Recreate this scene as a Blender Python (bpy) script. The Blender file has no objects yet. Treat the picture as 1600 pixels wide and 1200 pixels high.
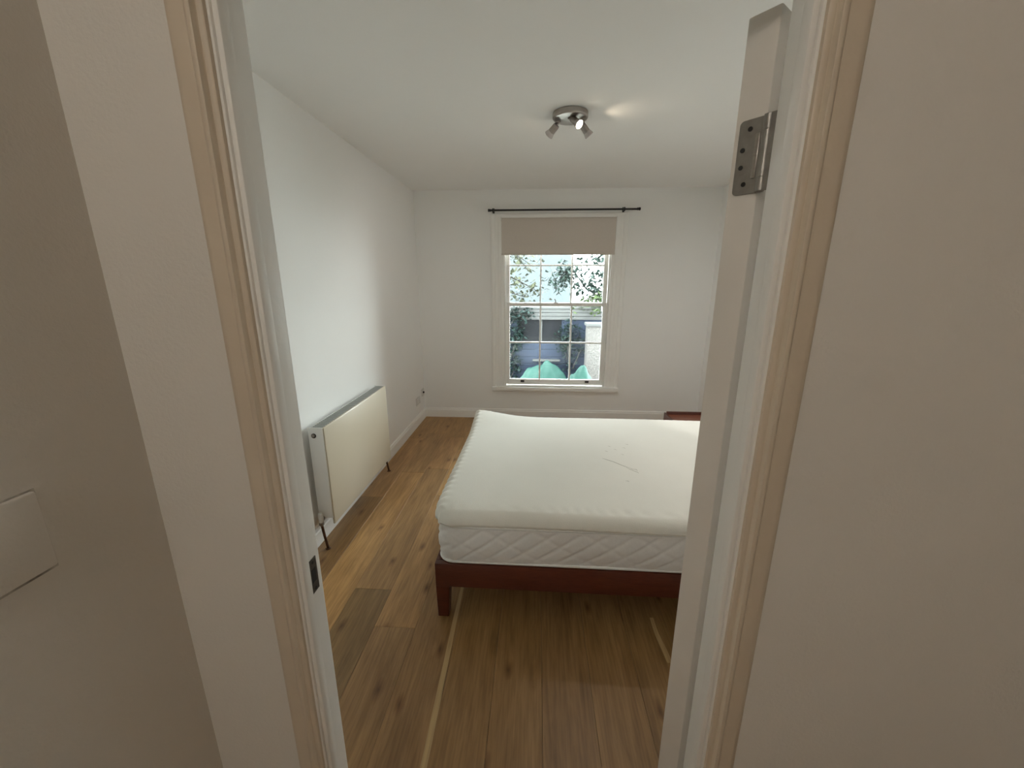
import bpy, bmesh, math, random
from mathutils import Vector, Matrix
random.seed(7)
S = bpy.context.scene
C = S.collection

# ---------------------------------------------------------------- camera
cam_d = bpy.data.cameras.new('camera'); cam = bpy.data.objects.new('camera', cam_d); C.objects.link(cam)
cam_d.sensor_fit = 'HORIZONTAL'; cam_d.sensor_width = 36.0; cam_d.lens = 36.0 * 623.0 / 1600.0
cam_d.clip_start = 0.02
cam.location = (0, 0, 1.6)
cam.rotation_euler = (math.radians(90 - 14.23), 0, math.radians(3.45))
S.camera = cam

# ---------------------------------------------------------------- world: bright overcast sky
W = bpy.data.worlds.new('overcast_sky'); S.world = W; W.use_nodes = True
wn = W.node_tree.nodes; wl = W.node_tree.links
bg = wn['Background']; bg.inputs['Strength'].default_value = 33.0
bg.inputs['Color'].default_value = (0.93, 0.985, 1.0, 1)

# portal: only guides sampling of the sky through the window opening
pd = bpy.data.lights.new('window_portal', 'AREA'); pd.shape = 'RECTANGLE'; pd.size = 1.2; pd.size_y = 1.95
pd.cycles.is_portal = True
po = bpy.data.objects.new('window_portal', pd); C.objects.link(po)
po.location = (0.222, 4.835, 1.34); po.rotation_euler = (math.radians(-90), 0, 0)

S.view_settings.view_transform = 'Standard'; S.view_settings.look = 'None'
S.view_settings.gamma = 1.0; S.view_settings.use_curve_mapping = False
S.view_settings.exposure = 0.0
S.cycles.max_bounces = 9; S.cycles.diffuse_bounces = 8; S.cycles.transparent_max_bounces = 12
S.cycles.caustics_reflective = False; S.cycles.caustics_refractive = False
S.cycles.sample_clamp_indirect = 6.0
S.cycles.use_denoising = True
S.cycles.use_adaptive_sampling = True; S.cycles.adaptive_threshold = 0.02

# ---------------------------------------------------------------- materials
def nd(nt, t, **kw):
    n = nt.nodes.new(t)
    for k, v in kw.items(): setattr(n, k, v)
    return n
def base_mat(name, col, rough=0.6, metal=0.0, spec=0.5):
    m = bpy.data.materials.new(name); m.use_nodes = True
    b = m.node_tree.nodes['Principled BSDF']
    b.inputs['Base Color'].default_value = (*col, 1); b.inputs['Roughness'].default_value = rough
    b.inputs['Metallic'].default_value = metal; b.inputs['Specular IOR Level'].default_value = spec
    return m, m.node_tree, b
def noisy(name, col, col2=None, rough=0.6, scale=30, bump=0.05, bscale=200, metal=0.0, spec=0.5, stretch=(1,1,1), detail=4, bdist=0.002):
    m, nt, b = base_mat(name, col, rough, metal, spec)
    tc = nd(nt, 'ShaderNodeTexCoord'); mp = nd(nt, 'ShaderNodeMapping'); mp.inputs['Scale'].default_value = stretch
    nt.links.new(tc.outputs['Object'], mp.inputs['Vector'])
    n = nd(nt, 'ShaderNodeTexNoise'); n.inputs['Scale'].default_value = scale; n.inputs['Detail'].default_value = detail
    nt.links.new(mp.outputs[0], n.inputs['Vector'])
    r = nd(nt, 'ShaderNodeValToRGB'); c2 = col2 or tuple(c * 0.93 for c in col)
    r.color_ramp.elements[0].color = (*c2, 1); r.color_ramp.elements[1].color = (*col, 1)
    r.color_ramp.elements[0].position = 0.3; r.color_ramp.elements[1].position = 0.7
    nt.links.new(n.outputs['Fac'], r.inputs['Fac']); nt.links.new(r.outputs['Color'], b.inputs['Base Color'])
    if bump:
        n2 = nd(nt, 'ShaderNodeTexNoise'); n2.inputs['Scale'].default_value = bscale
        nt.links.new(mp.outputs[0], n2.inputs['Vector'])
        bp = nd(nt, 'ShaderNodeBump'); bp.inputs['Strength'].default_value = bump; bp.inputs['Distance'].default_value = bdist
        nt.links.new(n2.outputs['Fac'], bp.inputs['Height']); nt.links.new(bp.outputs[0], b.inputs['Normal'])
    return m
M = {}
M['wall'] = noisy('white_wall_paint', (0.88, 0.877, 0.86), (0.87, 0.867, 0.85), 0.75, 3, 0.15, 160)
M['ceil'] = noisy('ceiling_paint', (0.89, 0.888, 0.875), (0.88, 0.878, 0.865), 0.8, 3, 0.1, 120)
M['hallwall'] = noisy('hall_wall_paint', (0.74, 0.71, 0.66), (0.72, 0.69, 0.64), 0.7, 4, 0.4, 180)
M['gloss'] = noisy('white_gloss_woodwork', (0.90, 0.89, 0.86), (0.885, 0.875, 0.845), 0.42, 8, 0.2, 60)
M['jamb'] = noisy('off_white_lining_paint', (0.86, 0.845, 0.81), (0.84, 0.825, 0.79), 0.5, 8, 0.25, 70)
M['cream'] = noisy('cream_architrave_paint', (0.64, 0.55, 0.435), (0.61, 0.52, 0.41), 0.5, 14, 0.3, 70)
M['doorp'] = noisy('door_edge_paint', (0.74, 0.70, 0.65), (0.71, 0.67, 0.62), 0.5, 10, 0.3, 70)
M['steel'] = noisy('brushed_steel', (0.34, 0.325, 0.30), (0.27, 0.255, 0.24), 0.48, 60, 0.1, 300, metal=1.0)
M['nickel'] = noisy('brushed_nickel', (0.42, 0.39, 0.36), (0.36, 0.33, 0.31), 0.33, 40, 0.05, 300, metal=1.0, stretch=(1,1,6))
M['plateshadow'] = noisy('plate_edge_shadow', (0.16, 0.14, 0.115), (0.60, 0.57, 0.52), 0.8, 45, 0)  # patchy dark colour for the shadow lines round the hall plate
M['bronze'] = noisy('tarnished_bronze', (0.15, 0.13, 0.105), (0.09, 0.08, 0.065), 0.45, 50, 0.1, 200, metal=0.8)
M['dark'] = noisy('dark_recess', (0.02, 0.018, 0.016), None, 0.6, 40, 0)
M['black'] = noisy('black_metal', (0.015, 0.014, 0.014), None, 0.45, 40, 0.05, 200)
M['copper'] = noisy('tarnished_copper', (0.16, 0.085, 0.05), (0.09, 0.05, 0.03), 0.45, 30, 0.05, 200, metal=0.8)
M['radcream'] = noisy('cream_radiator_enamel', (0.66, 0.59, 0.46), (0.65, 0.58, 0.45), 0.3, 3, 0.02, 60)
M['radwhite'] = noisy('white_radiator_enamel', (0.90, 0.90, 0.885), None, 0.35, 3, 0.02, 60)
M['radgrey'] = noisy('grey_grille_enamel', (0.42, 0.43, 0.41), (0.36, 0.37, 0.36), 0.5, 40, 0.05, 90)
M['blind'] = noisy('taupe_blind_cloth', (0.67, 0.605, 0.545), (0.64, 0.575, 0.52), 0.9, 120, 0.3, 500)
M['foam'] = noisy('ivory_foam', (0.86, 0.84, 0.775), (0.84, 0.82, 0.755), 0.95, 5, 0.5, 350, spec=0.15)
M['tear'] = noisy('torn_foam_shadow', (0.42, 0.39, 0.32), (0.33, 0.30, 0.25), 0.95, 60, 0)
M['ticking'] = noisy('white_mattress_ticking', (0.80, 0.78, 0.76), (0.76, 0.74, 0.72), 0.85, 90, 0.4, 500, spec=0.2)
M['piping'] = noisy('white_piping', (0.86, 0.86, 0.84), None, 0.8, 90, 0.2, 400)
M['plastic'] = noisy('white_plastic', (0.72, 0.71, 0.68), None, 0.4, 10, 0)
M['lensoff'] = noisy('frosted_bulb', (0.62, 0.58, 0.57), None, 0.25, 10, 0)

def wood(name, c1, c2, rough, scale=9, stretch=(1, 1, 1), tinted=False, knots=False, bump=0.15, spec=0.5):
    m, nt, b = base_mat(name, c1, rough, 0, spec)
    tc = nd(nt, 'ShaderNodeTexCoord'); mp = nd(nt, 'ShaderNodeMapping'); mp.inputs['Scale'].default_value = stretch
    L = nt.links.new
    oi = nd(nt, 'ShaderNodeObjectInfo')
    ad = nd(nt, 'ShaderNodeVectorMath', operation='MULTIPLY_ADD')
    cb = nd(nt, 'ShaderNodeCombineXYZ'); L(oi.outputs['Random'], cb.inputs[0]); L(oi.outputs['Random'], cb.inputs[1]); L(oi.outputs['Random'], cb.inputs[2])
    L(cb.outputs[0], ad.inputs[0]); ad.inputs[1].default_value = (37, 53, 11); L(tc.outputs['Object'], ad.inputs[2])
    L(ad.outputs[0], mp.inputs['Vector'])
    n = nd(nt, 'ShaderNodeTexNoise'); n.inputs['Scale'].default_value = scale; n.inputs['Detail'].default_value = 7; n.inputs['Roughness'].default_value = 0.62; n.inputs['Distortion'].default_value = 0.6
    L(mp.outputs[0], n.inputs['Vector'])
    r = nd(nt, 'ShaderNodeValToRGB'); r.color_ramp.elements[0].position = 0.32; r.color_ramp.elements[1].position = 0.68
    r.color_ramp.elements[0].color = (*c2, 1); r.color_ramp.elements[1].color = (*c1, 1)
    L(n.outputs['Fac'], r.inputs['Fac']); out = r.outputs['Color']
    # fine pores
    mp2 = nd(nt, 'ShaderNodeMapping'); mp2.inputs['Scale'].default_value = (stretch[0]*7, stretch[1]*2.2, stretch[2]*7)
    L(ad.outputs[0], mp2.inputs['Vector'])
    n2 = nd(nt, 'ShaderNodeTexNoise'); n2.inputs['Scale'].default_value = scale; n2.inputs['Detail'].default_value = 3
    L(mp2.outputs[0], n2.inputs['Vector'])
    r2 = nd(nt, 'ShaderNodeValToRGB'); r2.color_ramp.elements[0].position = 0.35; r2.color_ramp.elements[1].position = 0.6
    r2.color_ramp.elements[0].color = (0.80, 0.78, 0.76, 1); r2.color_ramp.elements[1].color = (1.03, 1.03, 1.03, 1)
    L(n2.outputs['Fac'], r2.inputs['Fac'])
    mx = nd(nt, 'ShaderNodeMix', data_type='RGBA', blend_type='MULTIPLY'); mx.inputs[0].default_value = 1
    L(out, mx.inputs[6]); L(r2.outputs['Color'], mx.inputs[7]); out = mx.outputs[2]
    if knots:
        mk = nd(nt, 'ShaderNodeMapping'); mk.inputs['Scale'].default_value = (2.2, 0.95, 1); L(ad.outputs[0], mk.inputs['Vector'])
        v = nd(nt, 'ShaderNodeTexVoronoi', voronoi_dimensions='2D'); v.inputs['Scale'].default_value = 2.0
        nk = nd(nt, 'ShaderNodeTexNoise'); nk.inputs['Scale'].default_value = 9
        L(mk.outputs[0], nk.inputs['Vector'])
        mm = nd(nt, 'ShaderNodeMix', data_type='VECTOR'); mm.inputs[0].default_value = 0.05
        L(mk.outputs[0], mm.inputs[4]); L(nk.outputs['Color'], mm.inputs[5])
        L(mm.outputs[1], v.inputs['Vector'])
        rk = nd(nt, 'ShaderNodeValToRGB'); e = rk.color_ramp.elements
        e[0].position = 0.0; e[0].color = (0.34, 0.28, 0.23, 1); e[1].position = 0.10; e[1].color = (1, 1, 1, 1)
        e2 = e.new(0.038); e2.color = (0.66, 0.58, 0.50, 1)
        L(v.outputs['Distance'], rk.inputs['Fac'])
        mx3 = nd(nt, 'ShaderNodeMix', data_type='RGBA', blend_type='MULTIPLY'); mx3.inputs[0].default_value = 1
        L(out, mx3.inputs[6]); L(rk.outputs['Color'], mx3.inputs[7]); out = mx3.outputs[2]
    if tinted:
        mx2 = nd(nt, 'ShaderNodeMix', data_type='RGBA', blend_type='MULTIPLY'); mx2.inputs[0].default_value = 1
        L(out, mx2.inputs[6]); L(oi.outputs['Color'], mx2.inputs[7]); out = mx2.outputs[2]
    L(out, b.inputs['Base Color'])
    bp = nd(nt, 'ShaderNodeBump'); bp.inputs['Strength'].default_value = bump; bp.inputs['Distance'].default_value = 0.002
    L(n2.outputs['Fac'], bp.inputs['Height']); L(bp.outputs[0], b.inputs['Normal'])
    return m
M['oak'] = wood('oiled_oak', (0.46, 0.268, 0.106), (0.29, 0.157, 0.055), 0.42, 7, (2.4, 0.35, 2), True, True)
M['sap'] = wood('pale_sapwood', (0.50, 0.35, 0.17), (0.44, 0.30, 0.14), 0.45, 7, (2.4, 0.35, 2))
M['cherry'] = wood('dark_cherry_stain', (0.120, 0.029, 0.014), (0.080, 0.018, 0.009), 0.38, 8, (0.4, 3, 3))
M['cherrytop'] = wood('reddish_cherry_top', (0.30, 0.105, 0.060), (0.22, 0.072, 0.040), 0.35, 8, (0.4, 3, 3))
M['sub'] = noisy('dark_subfloor', (0.05, 0.035, 0.025), None, 0.9, 20, 0)

def emis(name, col, st):
    m, nt, b = base_mat(name, (0.8, 0.8, 0.8), 0.4)
    n = nd(nt, 'ShaderNodeTexNoise'); n.inputs['Scale'].default_value = 3
    b.inputs['Emission Color'].default_value = (*col, 1); b.inputs['Emission Strength'].default_value = st
    return m
M['lens_on'] = emis('lit_halogen_lens', (1.0, 0.86, 0.62), 22)
M['lens_side'] = emis('lit_halogen_lens_dim', (1.0, 0.88, 0.70), 9)
M['globe'] = emis('fill_lamp_globe', (1.0, 0.93, 0.83), 47)

def glass_mat():
    m = bpy.data.materials.new('window_glass'); m.use_nodes = True; nt = m.node_tree; nt.nodes.clear()
    o = nd(nt, 'ShaderNodeOutputMaterial'); t = nd(nt, 'ShaderNodeBsdfTransparent'); g = nd(nt, 'ShaderNodeBsdfGlossy')
    g.inputs['Roughness'].default_value = 0.02; t.inputs['Color'].default_value = (0.95, 0.98, 0.97, 1)
    mx = nd(nt, 'ShaderNodeMixShader'); f = nd(nt, 'ShaderNodeFresnel'); f.inputs['IOR'].default_value = 1.5
    nt.links.new(f.outputs[0], mx.inputs[0]); nt.links.new(t.outputs[0], mx.inputs[1]); nt.links.new(g.outputs[0], mx.inputs[2])
    nt.links.new(mx.outputs[0], o.inputs['Surface'])
    return m
M['glass'] = glass_mat()
# garden
M['leafdark'] = noisy('ivy_leaves', (0.011, 0.020, 0.018), (0.004, 0.008, 0.0075), 0.5, 14, 0, spec=0.05)
M['leafmid'] = noisy('tree_leaves', (0.021, 0.032, 0.027), (0.010, 0.018, 0.0155), 0.5, 9, 0, spec=0.05)
M['leafpale'] = noisy('pale_leaves', (0.032, 0.034, 0.020), (0.018, 0.021, 0.014), 0.5, 9, 0, spec=0.05)
M['leaflime'] = noisy('lime_leaves', (0.024, 0.036, 0.011), (0.011, 0.019, 0.007), 0.5, 9, 0, spec=0.05)
M['bark'] = noisy('bark', (0.012, 0.011, 0.010), (0.008, 0.007, 0.006), 0.9, 30, 0.3, 60)
M['slate'] = noisy('blue_grey_boards', (0.010, 0.0155, 0.028), (0.0075, 0.0115, 0.022), 0.7, 12, 0.1, 60, spec=0.15, stretch=(1, 1, 8))
M['shedin'] = noisy('dark_shed_glass', (0.004, 0.0045, 0.006), (0.0025, 0.003, 0.004), 0.4, 6, 0, spec=0.08)
M['weather'] = noisy('weathered_boards', (0.030, 0.031, 0.030), (0.018, 0.019, 0.019), 0.85, 14, 0.2, 60, stretch=(1, 6, 6))
M['tarp'] = noisy('teal_tarpaulin', (0.0050, 0.026, 0.0205), (0.0040, 0.021, 0.0165), 0.6, 6, 0.2, 40, spec=0.15)
M['pebble'] = noisy('pebbledash', (0.055, 0.051, 0.047), (0.024, 0.022, 0.021), 0.9, 38, 1.0, 55, bdist=0.02, detail=2)
M['render'] = noisy('pale_render', (0.0265, 0.034, 0.0385), (0.0235, 0.031, 0.0355), 0.9, 4, 0.2, 60)
M['roof'] = noisy('pale_roof_slates', (0.04, 0.048, 0.052), (0.034, 0.041, 0.045), 0.8, 10, 0.2, 40)
M['paving'] = noisy('garden_paving', (0.50, 0.49, 0.46), (0.42, 0.41, 0.39), 0.9, 5, 0.3, 40)

# ---------------------------------------------------------------- mesh helpers
def root_loc(p):
    v = Vector((0, 0, 0))
    while p is not None:
        v += p.location; p = p.parent
    return v
def link(name, me, mat, parent=None, world=True, smooth=False):
    if parent is not None and world:
        me.transform(Matrix.Translation(-root_loc(parent)))
    if smooth:
        for p in me.polygons: p.use_smooth = True
    o = bpy.data.objects.new(name, me); C.objects.link(o)
    if mat is not None: me.materials.append(M[mat] if isinstance(mat, str) else mat)
    o.parent = parent
    return o
def fin(name, bm, mat, parent=None, world=True, smooth=False, autosmooth=None):
    me = bpy.data.meshes.new(name); bmesh.ops.recalc_face_normals(bm, faces=bm.faces); bm.to_mesh(me); bm.free()
    o = link(name, me, mat, parent, world, smooth or autosmooth is not None)
    if autosmooth is not None: me.set_sharp_from_angle(angle=math.radians(autosmooth))
    return o
def add_box(bm, x0, x1, y0, y1, z0, z1, bev=0.0, seg=1):
    vs = [bm.verts.new(c) for c in ((x0,y0,z0),(x1,y0,z0),(x1,y1,z0),(x0,y1,z0),(x0,y0,z1),(x1,y0,z1),(x1,y1,z1),(x0,y1,z1))]
    fs = [bm.faces.new([vs[i] for i in f]) for f in ((0,3,2,1),(4,5,6,7),(0,1,5,4),(1,2,6,5),(2,3,7,6),(3,0,4,7))]
    if bev > 0:
        es = list({e for f in fs for e in f.edges})
        bmesh.ops.bevel(bm, geom=es, offset=bev, segments=seg, profile=0.5, affect='EDGES')
def box(name, x0, x1, y0, y1, z0, z1, mat, parent=None, bev=0.0, seg=1, world=True):
    bm = bmesh.new(); add_box(bm, x0, x1, y0, y1, z0, z1, bev, seg)
    return fin(name, bm, mat, parent, world, autosmooth=35 if seg > 1 else None)
def frame_axes(d):
    d = d.normalized(); a = Vector((0, 0, 1)) if abs(d.z) < 0.9 else Vector((1, 0, 0))
    u = d.cross(a).normalized(); return u, d.cross(u).normalized()
def add_tube(bm, pts, r, n=12, cap=True):
    pts = [Vector(p) for p in pts]; rs = r if isinstance(r, (list, tuple)) else [r] * len(pts); rings = []
    u = None
    for i, p in enumerate(pts):
        d = (pts[min(i+1, len(pts)-1)] - pts[max(i-1, 0)]).normalized()
        if u is None: u, v = frame_axes(d)
        else:
            u = (u - d * u.dot(d)).normalized(); v = d.cross(u).normalized()
        rings.append([bm.verts.new(p + (u * math.cos(2*math.pi*k/n) + v * math.sin(2*math.pi*k/n)) * rs[i]) for k in range(n)])
    for a, b in zip(rings, rings[1:]):
        for k in range(n): bm.faces.new((a[k], a[(k+1) % n], b[(k+1) % n], b[k]))
    if cap: bm.faces.new(rings[0][::-1]); bm.faces.new(rings[-1])
def tube(name, pts, r, mat, parent=None, n=12, world=True):
    bm = bmesh.new(); add_tube(bm, pts, r, n); return fin(name, bm, mat, parent, world, autosmooth=40)
def lathe(name, prof, origin, axis, mat, parent=None, n=28, world=True):
    """prof = [(r, h)] along axis from origin"""
    o = Vector(origin); ax = Vector(axis).normalized(); u, v = frame_axes(ax); bm = bmesh.new(); rings = []
    for r, h in prof:
        if r < 1e-6: rings.append([bm.verts.new(o + ax * h)])
        else: rings.append([bm.verts.new(o + ax*h + (u*math.cos(2*math.pi*k/n) + v*math.sin(2*math.pi*k/n))*r) for k in range(n)])
    for a, b in zip(rings, rings[1:]):
        for k in range(n):
            f = [a[k % len(a)], a[(k+1) % len(a)], b[(k+1) % len(b)], b[k % len(b)]]
            f = list(dict.fromkeys(f))
            if len(f) > 2: bm.faces.new(f)
    for rg in (rings[0], rings[-1]):
        if len(rg) > 2: bm.faces.new(rg)
    return fin(name, bm, mat, parent, world, autosmooth=35)
def thing(name, label, cat, loc=(0,0,0), rz=0.0, group=None):
    o = bpy.data.objects.new(name, None); C.objects.link(o); o.location = loc; o.rotation_euler = (0, 0, rz); o.empty_display_size = 0.1
    o['label'] = label; o['category'] = cat
    if group: o['group'] = group
    return o
def tag(o, label, cat, group=None):
    o['label'] = label; o['category'] = cat
    if group: o['group'] = group
    return o
def struct(o, label=None, cat=None):
    o['kind'] = 'structure'
    if label: o['label'] = label
    if cat: o['category'] = cat
    return o

# ---------------------------------------------------------------- dimensions
XL, XR = -1.352, 1.92            # bedroom side walls
YD0, YD1 = 0.580, 0.645          # door wall, hall face and bedroom face
YB = 4.62                        # window wall
ZC = 2.566                       # ceiling
OX0, OX1, OZ = -0.416, 0.327, 1.982   # clear door opening
HXL, HXR, HYB = -0.647, 1.80, -2.9    # hall

# ---------------------------------------------------------------- shell
fl = struct(box('floor', XL - .1, XR + .1, HYB, YB + .1, -0.06, -0.016, 'sub'), 'oak board floor running through the doorway to the window wall', 'floor')
struct(box('ceiling', XL - .15, XR + .15, HYB - .1, YB + .28, ZC, ZC + 0.12, 'ceil'), 'plain white ceiling over the bedroom', 'ceiling')
struct(box('wall_left', XL - .12, XL, YD1, YB, -0.06, ZC, 'wall'), 'white wall on the left behind the radiator', 'wall')
struct(box('wall_right', XR, XR + .12, YD1, YB, -0.06, ZC, 'wall'), 'white bedroom wall at the far right beside the bed head', 'wall')
def wall_with_hole(name, x0, x1, y0, y1, z0, z1, hx0, hx1, hz0, hz1, mat):
    bm = bmesh.new()
    add_box(bm, x0, hx0, y0, y1, z0, z1); add_box(bm, hx1, x1, y0, y1, z0, z1)
    add_box(bm, hx0, hx1, y0, y1, hz1, z1)
    if hz0 > z0 + 1e-4: add_box(bm, hx0, hx1, y0, y1, z0, hz0)
    return fin(name, bm, mat)
struct(wall_with_hole('wall_back', XL - .12, XR + .12, YB, YB + .20, -0.06, ZC, -0.372, 0.816, 0.36, 2.30, 'wall'), 'white end wall with the sash window', 'wall')
bm = bmesh.new(); t = 0.03
ym = (YD0 + YD1) / 2
def hole(bm, y0, y1):
    add_box(bm, XL - .12, OX0 - t, y0, y1, -0.06, ZC); add_box(bm, OX1 + t, XR + .12, y0, y1, -0.06, ZC)
    add_box(bm, OX0 - t, OX1 + t, y0, y1, OZ + t, ZC)
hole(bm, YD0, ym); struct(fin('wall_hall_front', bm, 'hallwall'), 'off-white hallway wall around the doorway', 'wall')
bm = bmesh.new(); hole(bm, ym, YD1); struct(fin('wall_front', bm, 'wall'), 'bedroom side of the doorway wall', 'wall')
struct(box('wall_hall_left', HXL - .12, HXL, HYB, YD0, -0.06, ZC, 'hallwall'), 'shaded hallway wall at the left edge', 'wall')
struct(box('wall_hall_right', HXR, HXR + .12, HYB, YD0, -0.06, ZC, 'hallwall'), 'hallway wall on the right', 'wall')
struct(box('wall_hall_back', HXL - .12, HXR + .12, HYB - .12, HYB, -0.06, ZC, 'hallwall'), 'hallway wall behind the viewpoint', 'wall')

# baseboards (profile with rounded and stepped top)
def baseboard(name, p0, p1, nrm, label):
    prof = [(0, 0), (0.016, 0), (0.016, 0.088), (0.011, 0.096), (0.010, 0.106), (0.006, 0.114), (0, 0.116)]
    a, b, n = Vector(p0), Vector(p1), Vector(nrm); bm = bmesh.new()
    ra = [bm.verts.new(a + n * d + Vector((0, 0, z))) for d, z in prof]; rb = [bm.verts.new(b + n * d + Vector((0, 0, z))) for d, z in prof]
    for i in range(len(prof)):
        j = (i + 1) % len(prof); bm.faces.new((ra[i], ra[j], rb[j], rb[i]))
    bm.faces.new(ra); bm.faces.new(rb)
    struct(fin(name, bm, 'gloss'), label, 'baseboard')
baseboard('baseboard_left', (XL, YD1, 0), (XL, YB, 0), (1, 0, 0), 'white baseboard below the radiator wall')
baseboard('baseboard_back', (XL, YB, 0), (XR, YB, 0), (0, -1, 0), 'white baseboard below the window')
baseboard('baseboard_right', (XR, YD1, 0), (XR, YB, 0), (-1, 0, 0), 'white baseboard along the far right wall')

# ---------------------------------------------------------------- floor planks (parts of the floor)
tones = {'d': 0.66, 'm': 0.86, 'l': 1.05, 'x': 1.24}
rows = {0: 'm', 1: 'l', 2: 'd', 3: 'm', 4: 'd'}
def plank(x0, x1, y0, y1, tone):
    g = 0.0005; bm = bmesh.new()
    x0 += g; x1 -= g; y0 += g; y1 -= g; c = 0.0006; zb = -0.0155
    lo = [bm.verts.new(v) for v in ((x0, y0, zb), (x1, y0, zb), (x1, y1, zb), (x0, y1, zb))]
    mi = [bm.verts.new(v) for v in ((x0, y0, -c), (x1, y0, -c), (x1, y1, -c), (x0, y1, -c))]
    hi = [bm.verts.new(v) for v in ((x0+c, y0+c, 0), (x1-c, y0+c, 0), (x1-c, y1-c, 0), (x0+c, y1-c, 0))]
    for A, B in ((lo, mi), (mi, hi)):
        for k in range(4): bm.faces.new((A[k], A[(k+1) % 4], B[(k+1) % 4], B[k]))
    bm.faces.new(hi)
    cx, cy = (x0 + x1) / 2, (y0 + y1) / 2
    bmesh.ops.translate(bm, verts=bm.verts, vec=(-cx, -cy, 0))
    o = fin('plank', bm, 'oak', fl, world=False)
    o.location = (cx, cy, 0)
    o.color = (tone, tone * random.uniform(0.97, 1.02), tone * random.uniform(0.93, 1.03), 1)
fixed = {0: [(2.70, .74), (3.9, 1.08)], 1: [(1.35, .85), (3.12, 1.16), (4.05, .98)], 2: [(1.765, .58), (3.20, .90), (3.95, 1.12)], 3: [(1.53, .80), (2.75, 1.06), (3.62, 1.26)],
         4: [(2.9, .80)], 5: [(3.3, .70)], 6: [(2.2, .72), (3.2, .9)], 7: [(2.6, .66)], 8: [(2.3, .72)], 9: [(2.8, .66)], 10: [(2.1, .70)]}
for k in range(17):
    x0 = -1.355 + 0.2 * k; x1 = min(x0 + 0.2, XR)
    if x1 - x0 < 0.02: continue
    y = 0.60; segs = fixed.get(k)
    ends = [e for e, _ in segs] if segs else [random.uniform(0.9, 2.2), random.uniform(2.6, 4.0)]
    tl = [v for _, v in segs] if segs else [random.uniform(0.72, 0.9) for _ in ends]
    tl.append({0: .98, 1: 1.05, 2: 1.0, 3: 1.02}.get(k, random.uniform(0.78, 0.92)))
    for e, tn in zip(ends + [YB], tl):
        plank(max(x0, XL), x1, y, e, tn); y = e
for yh in (HYB, -0.85):
    for k in range(9):
        plank(HXL + 0.19 * k, min(HXL + 0.19 * (k + 1), HXR), yh, -0.85 if yh < -1 else 0.60, random.uniform(.7, .95))
# pale sapwood strips laid in with the boards
def strip(x0, x1, y0, y1, w):
    bm = bmesh.new(); vs = []
    for i in range(9):
        s = i / 8; wob = 0.004 * math.sin(5 * s + y0); ww = w * (0.85 + 0.3 * math.sin(2.1 * s + 1) ** 2)
        px, py = x0 + (x1 - x0) * s + wob, y0 + (y1 - y0) * s
        vs.append([bm.verts.new((px - ww/2, py, 0.0)), bm.verts.new((px - ww/2, py, 0.0012)), bm.verts.new((px + ww/2, py, 0.0012)), bm.verts.new((px + ww/2, py, 0.0))])
    for a, b in zip(vs, vs[1:]):
        for k in range(3): bm.faces.new((a[k], a[k+1], b[k+1], b[k]))
    bm.faces.new(vs[0]); bm.faces.new(vs[-1])
    fin('sapwood_strip', bm, 'sap', fl)
strip(-0.362, -0.376, 0.72, 1.95, 0.020); strip(0.597, 0.588, 1.42, 1.66, 0.020)

# ---------------------------------------------------------------- door frame
tr = bpy.data.objects.new('trim_1', None); C.objects.link(tr); tr.location = (OX0, YD0, 0); struct(tr, 'painted door frame with moulded architrave around the open doorway', 'door frame')
box('jamb', OX0 - t, OX0, YD0 - .002, YD1 + .002, 0, OZ + t, 'jamb', tr, .0025, 2)
box('jamb', OX1, OX1 + t, YD0 - .002, YD1 + .002, 0, OZ + t, 'jamb', tr, .0025, 2)
box('head', OX0, OX1, YD0 - .002, YD1 + .002, OZ, OZ + t, 'jamb', tr, .0025, 2)
SD = 0.009
box('stop', OX0, OX0 + SD, YD0 + .001, 0.603, 0, OZ, 'jamb', tr, .003, 2)
box('stop', OX1 - SD, OX1, YD0 + .001, 0.603, 0, OZ, 'jamb', tr, .003, 2)
box('stop', OX0 + SD, OX1 - SD, YD0 + .001, 0.603, OZ - SD, OZ, 'jamb', tr, .003, 2)
aprof = [(0.004, 0), (0.004, .008), (.009, .011), (.011, .0105), (.0125, .0120), (.014, .0180), (.0175, .0195), (.0215, .0180), (.0235, .0125), (.044, .0120), (.052, .010), (.056, .005), (.056, 0)]
def arch(side, yface, sgn):
    bm = bmesh.new(); A = []; B = []
    for w, d in aprof:
        y = yface + sgn * d
        if side == 'l': A.append((OX0 - w, y, 0)); B.append((OX0 - w, y, OZ + w))
        if side == 'r': A.append((OX1 + w, y, 0)); B.append((OX1 + w, y, OZ + w))
        if side == 't': A.append((OX0 - w, y, OZ + w)); B.append((OX1 + w, y, OZ + w))
    a = [bm.verts.new(v) for v in A]; b = [bm.verts.new(v) for v in B]
    for i in range(len(a) - 1): bm.faces.new((a[i], a[i+1], b[i+1], b[i]))
    bm.faces.new((a[-1], a[0], b[0], b[-1])); bm.faces.new(a); bm.faces.new(b)
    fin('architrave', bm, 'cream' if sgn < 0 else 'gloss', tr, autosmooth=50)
for s in 'lrt': arch(s, YD0, -1); arch(s, YD1, 1)
# strike plate on the left jamb
sp = box('strike_plate', OX0 - .001, OX0 + .0018, 0.610, 0.634, 1.026, 1.096, 'bronze', tr, .0006)
box('latch_slot', OX0 + .0015, OX0 + .0022, 0.615, 0.628, 1.048, 1.076, 'dark', sp)
for z in (1.033, 1.089):
    lathe('screw', [(.0032, 0), (.0030, .0008), (0, .001)], (OX0 + .0016, .622, z), (1, 0, 0), 'dark', sp, 10)

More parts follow.
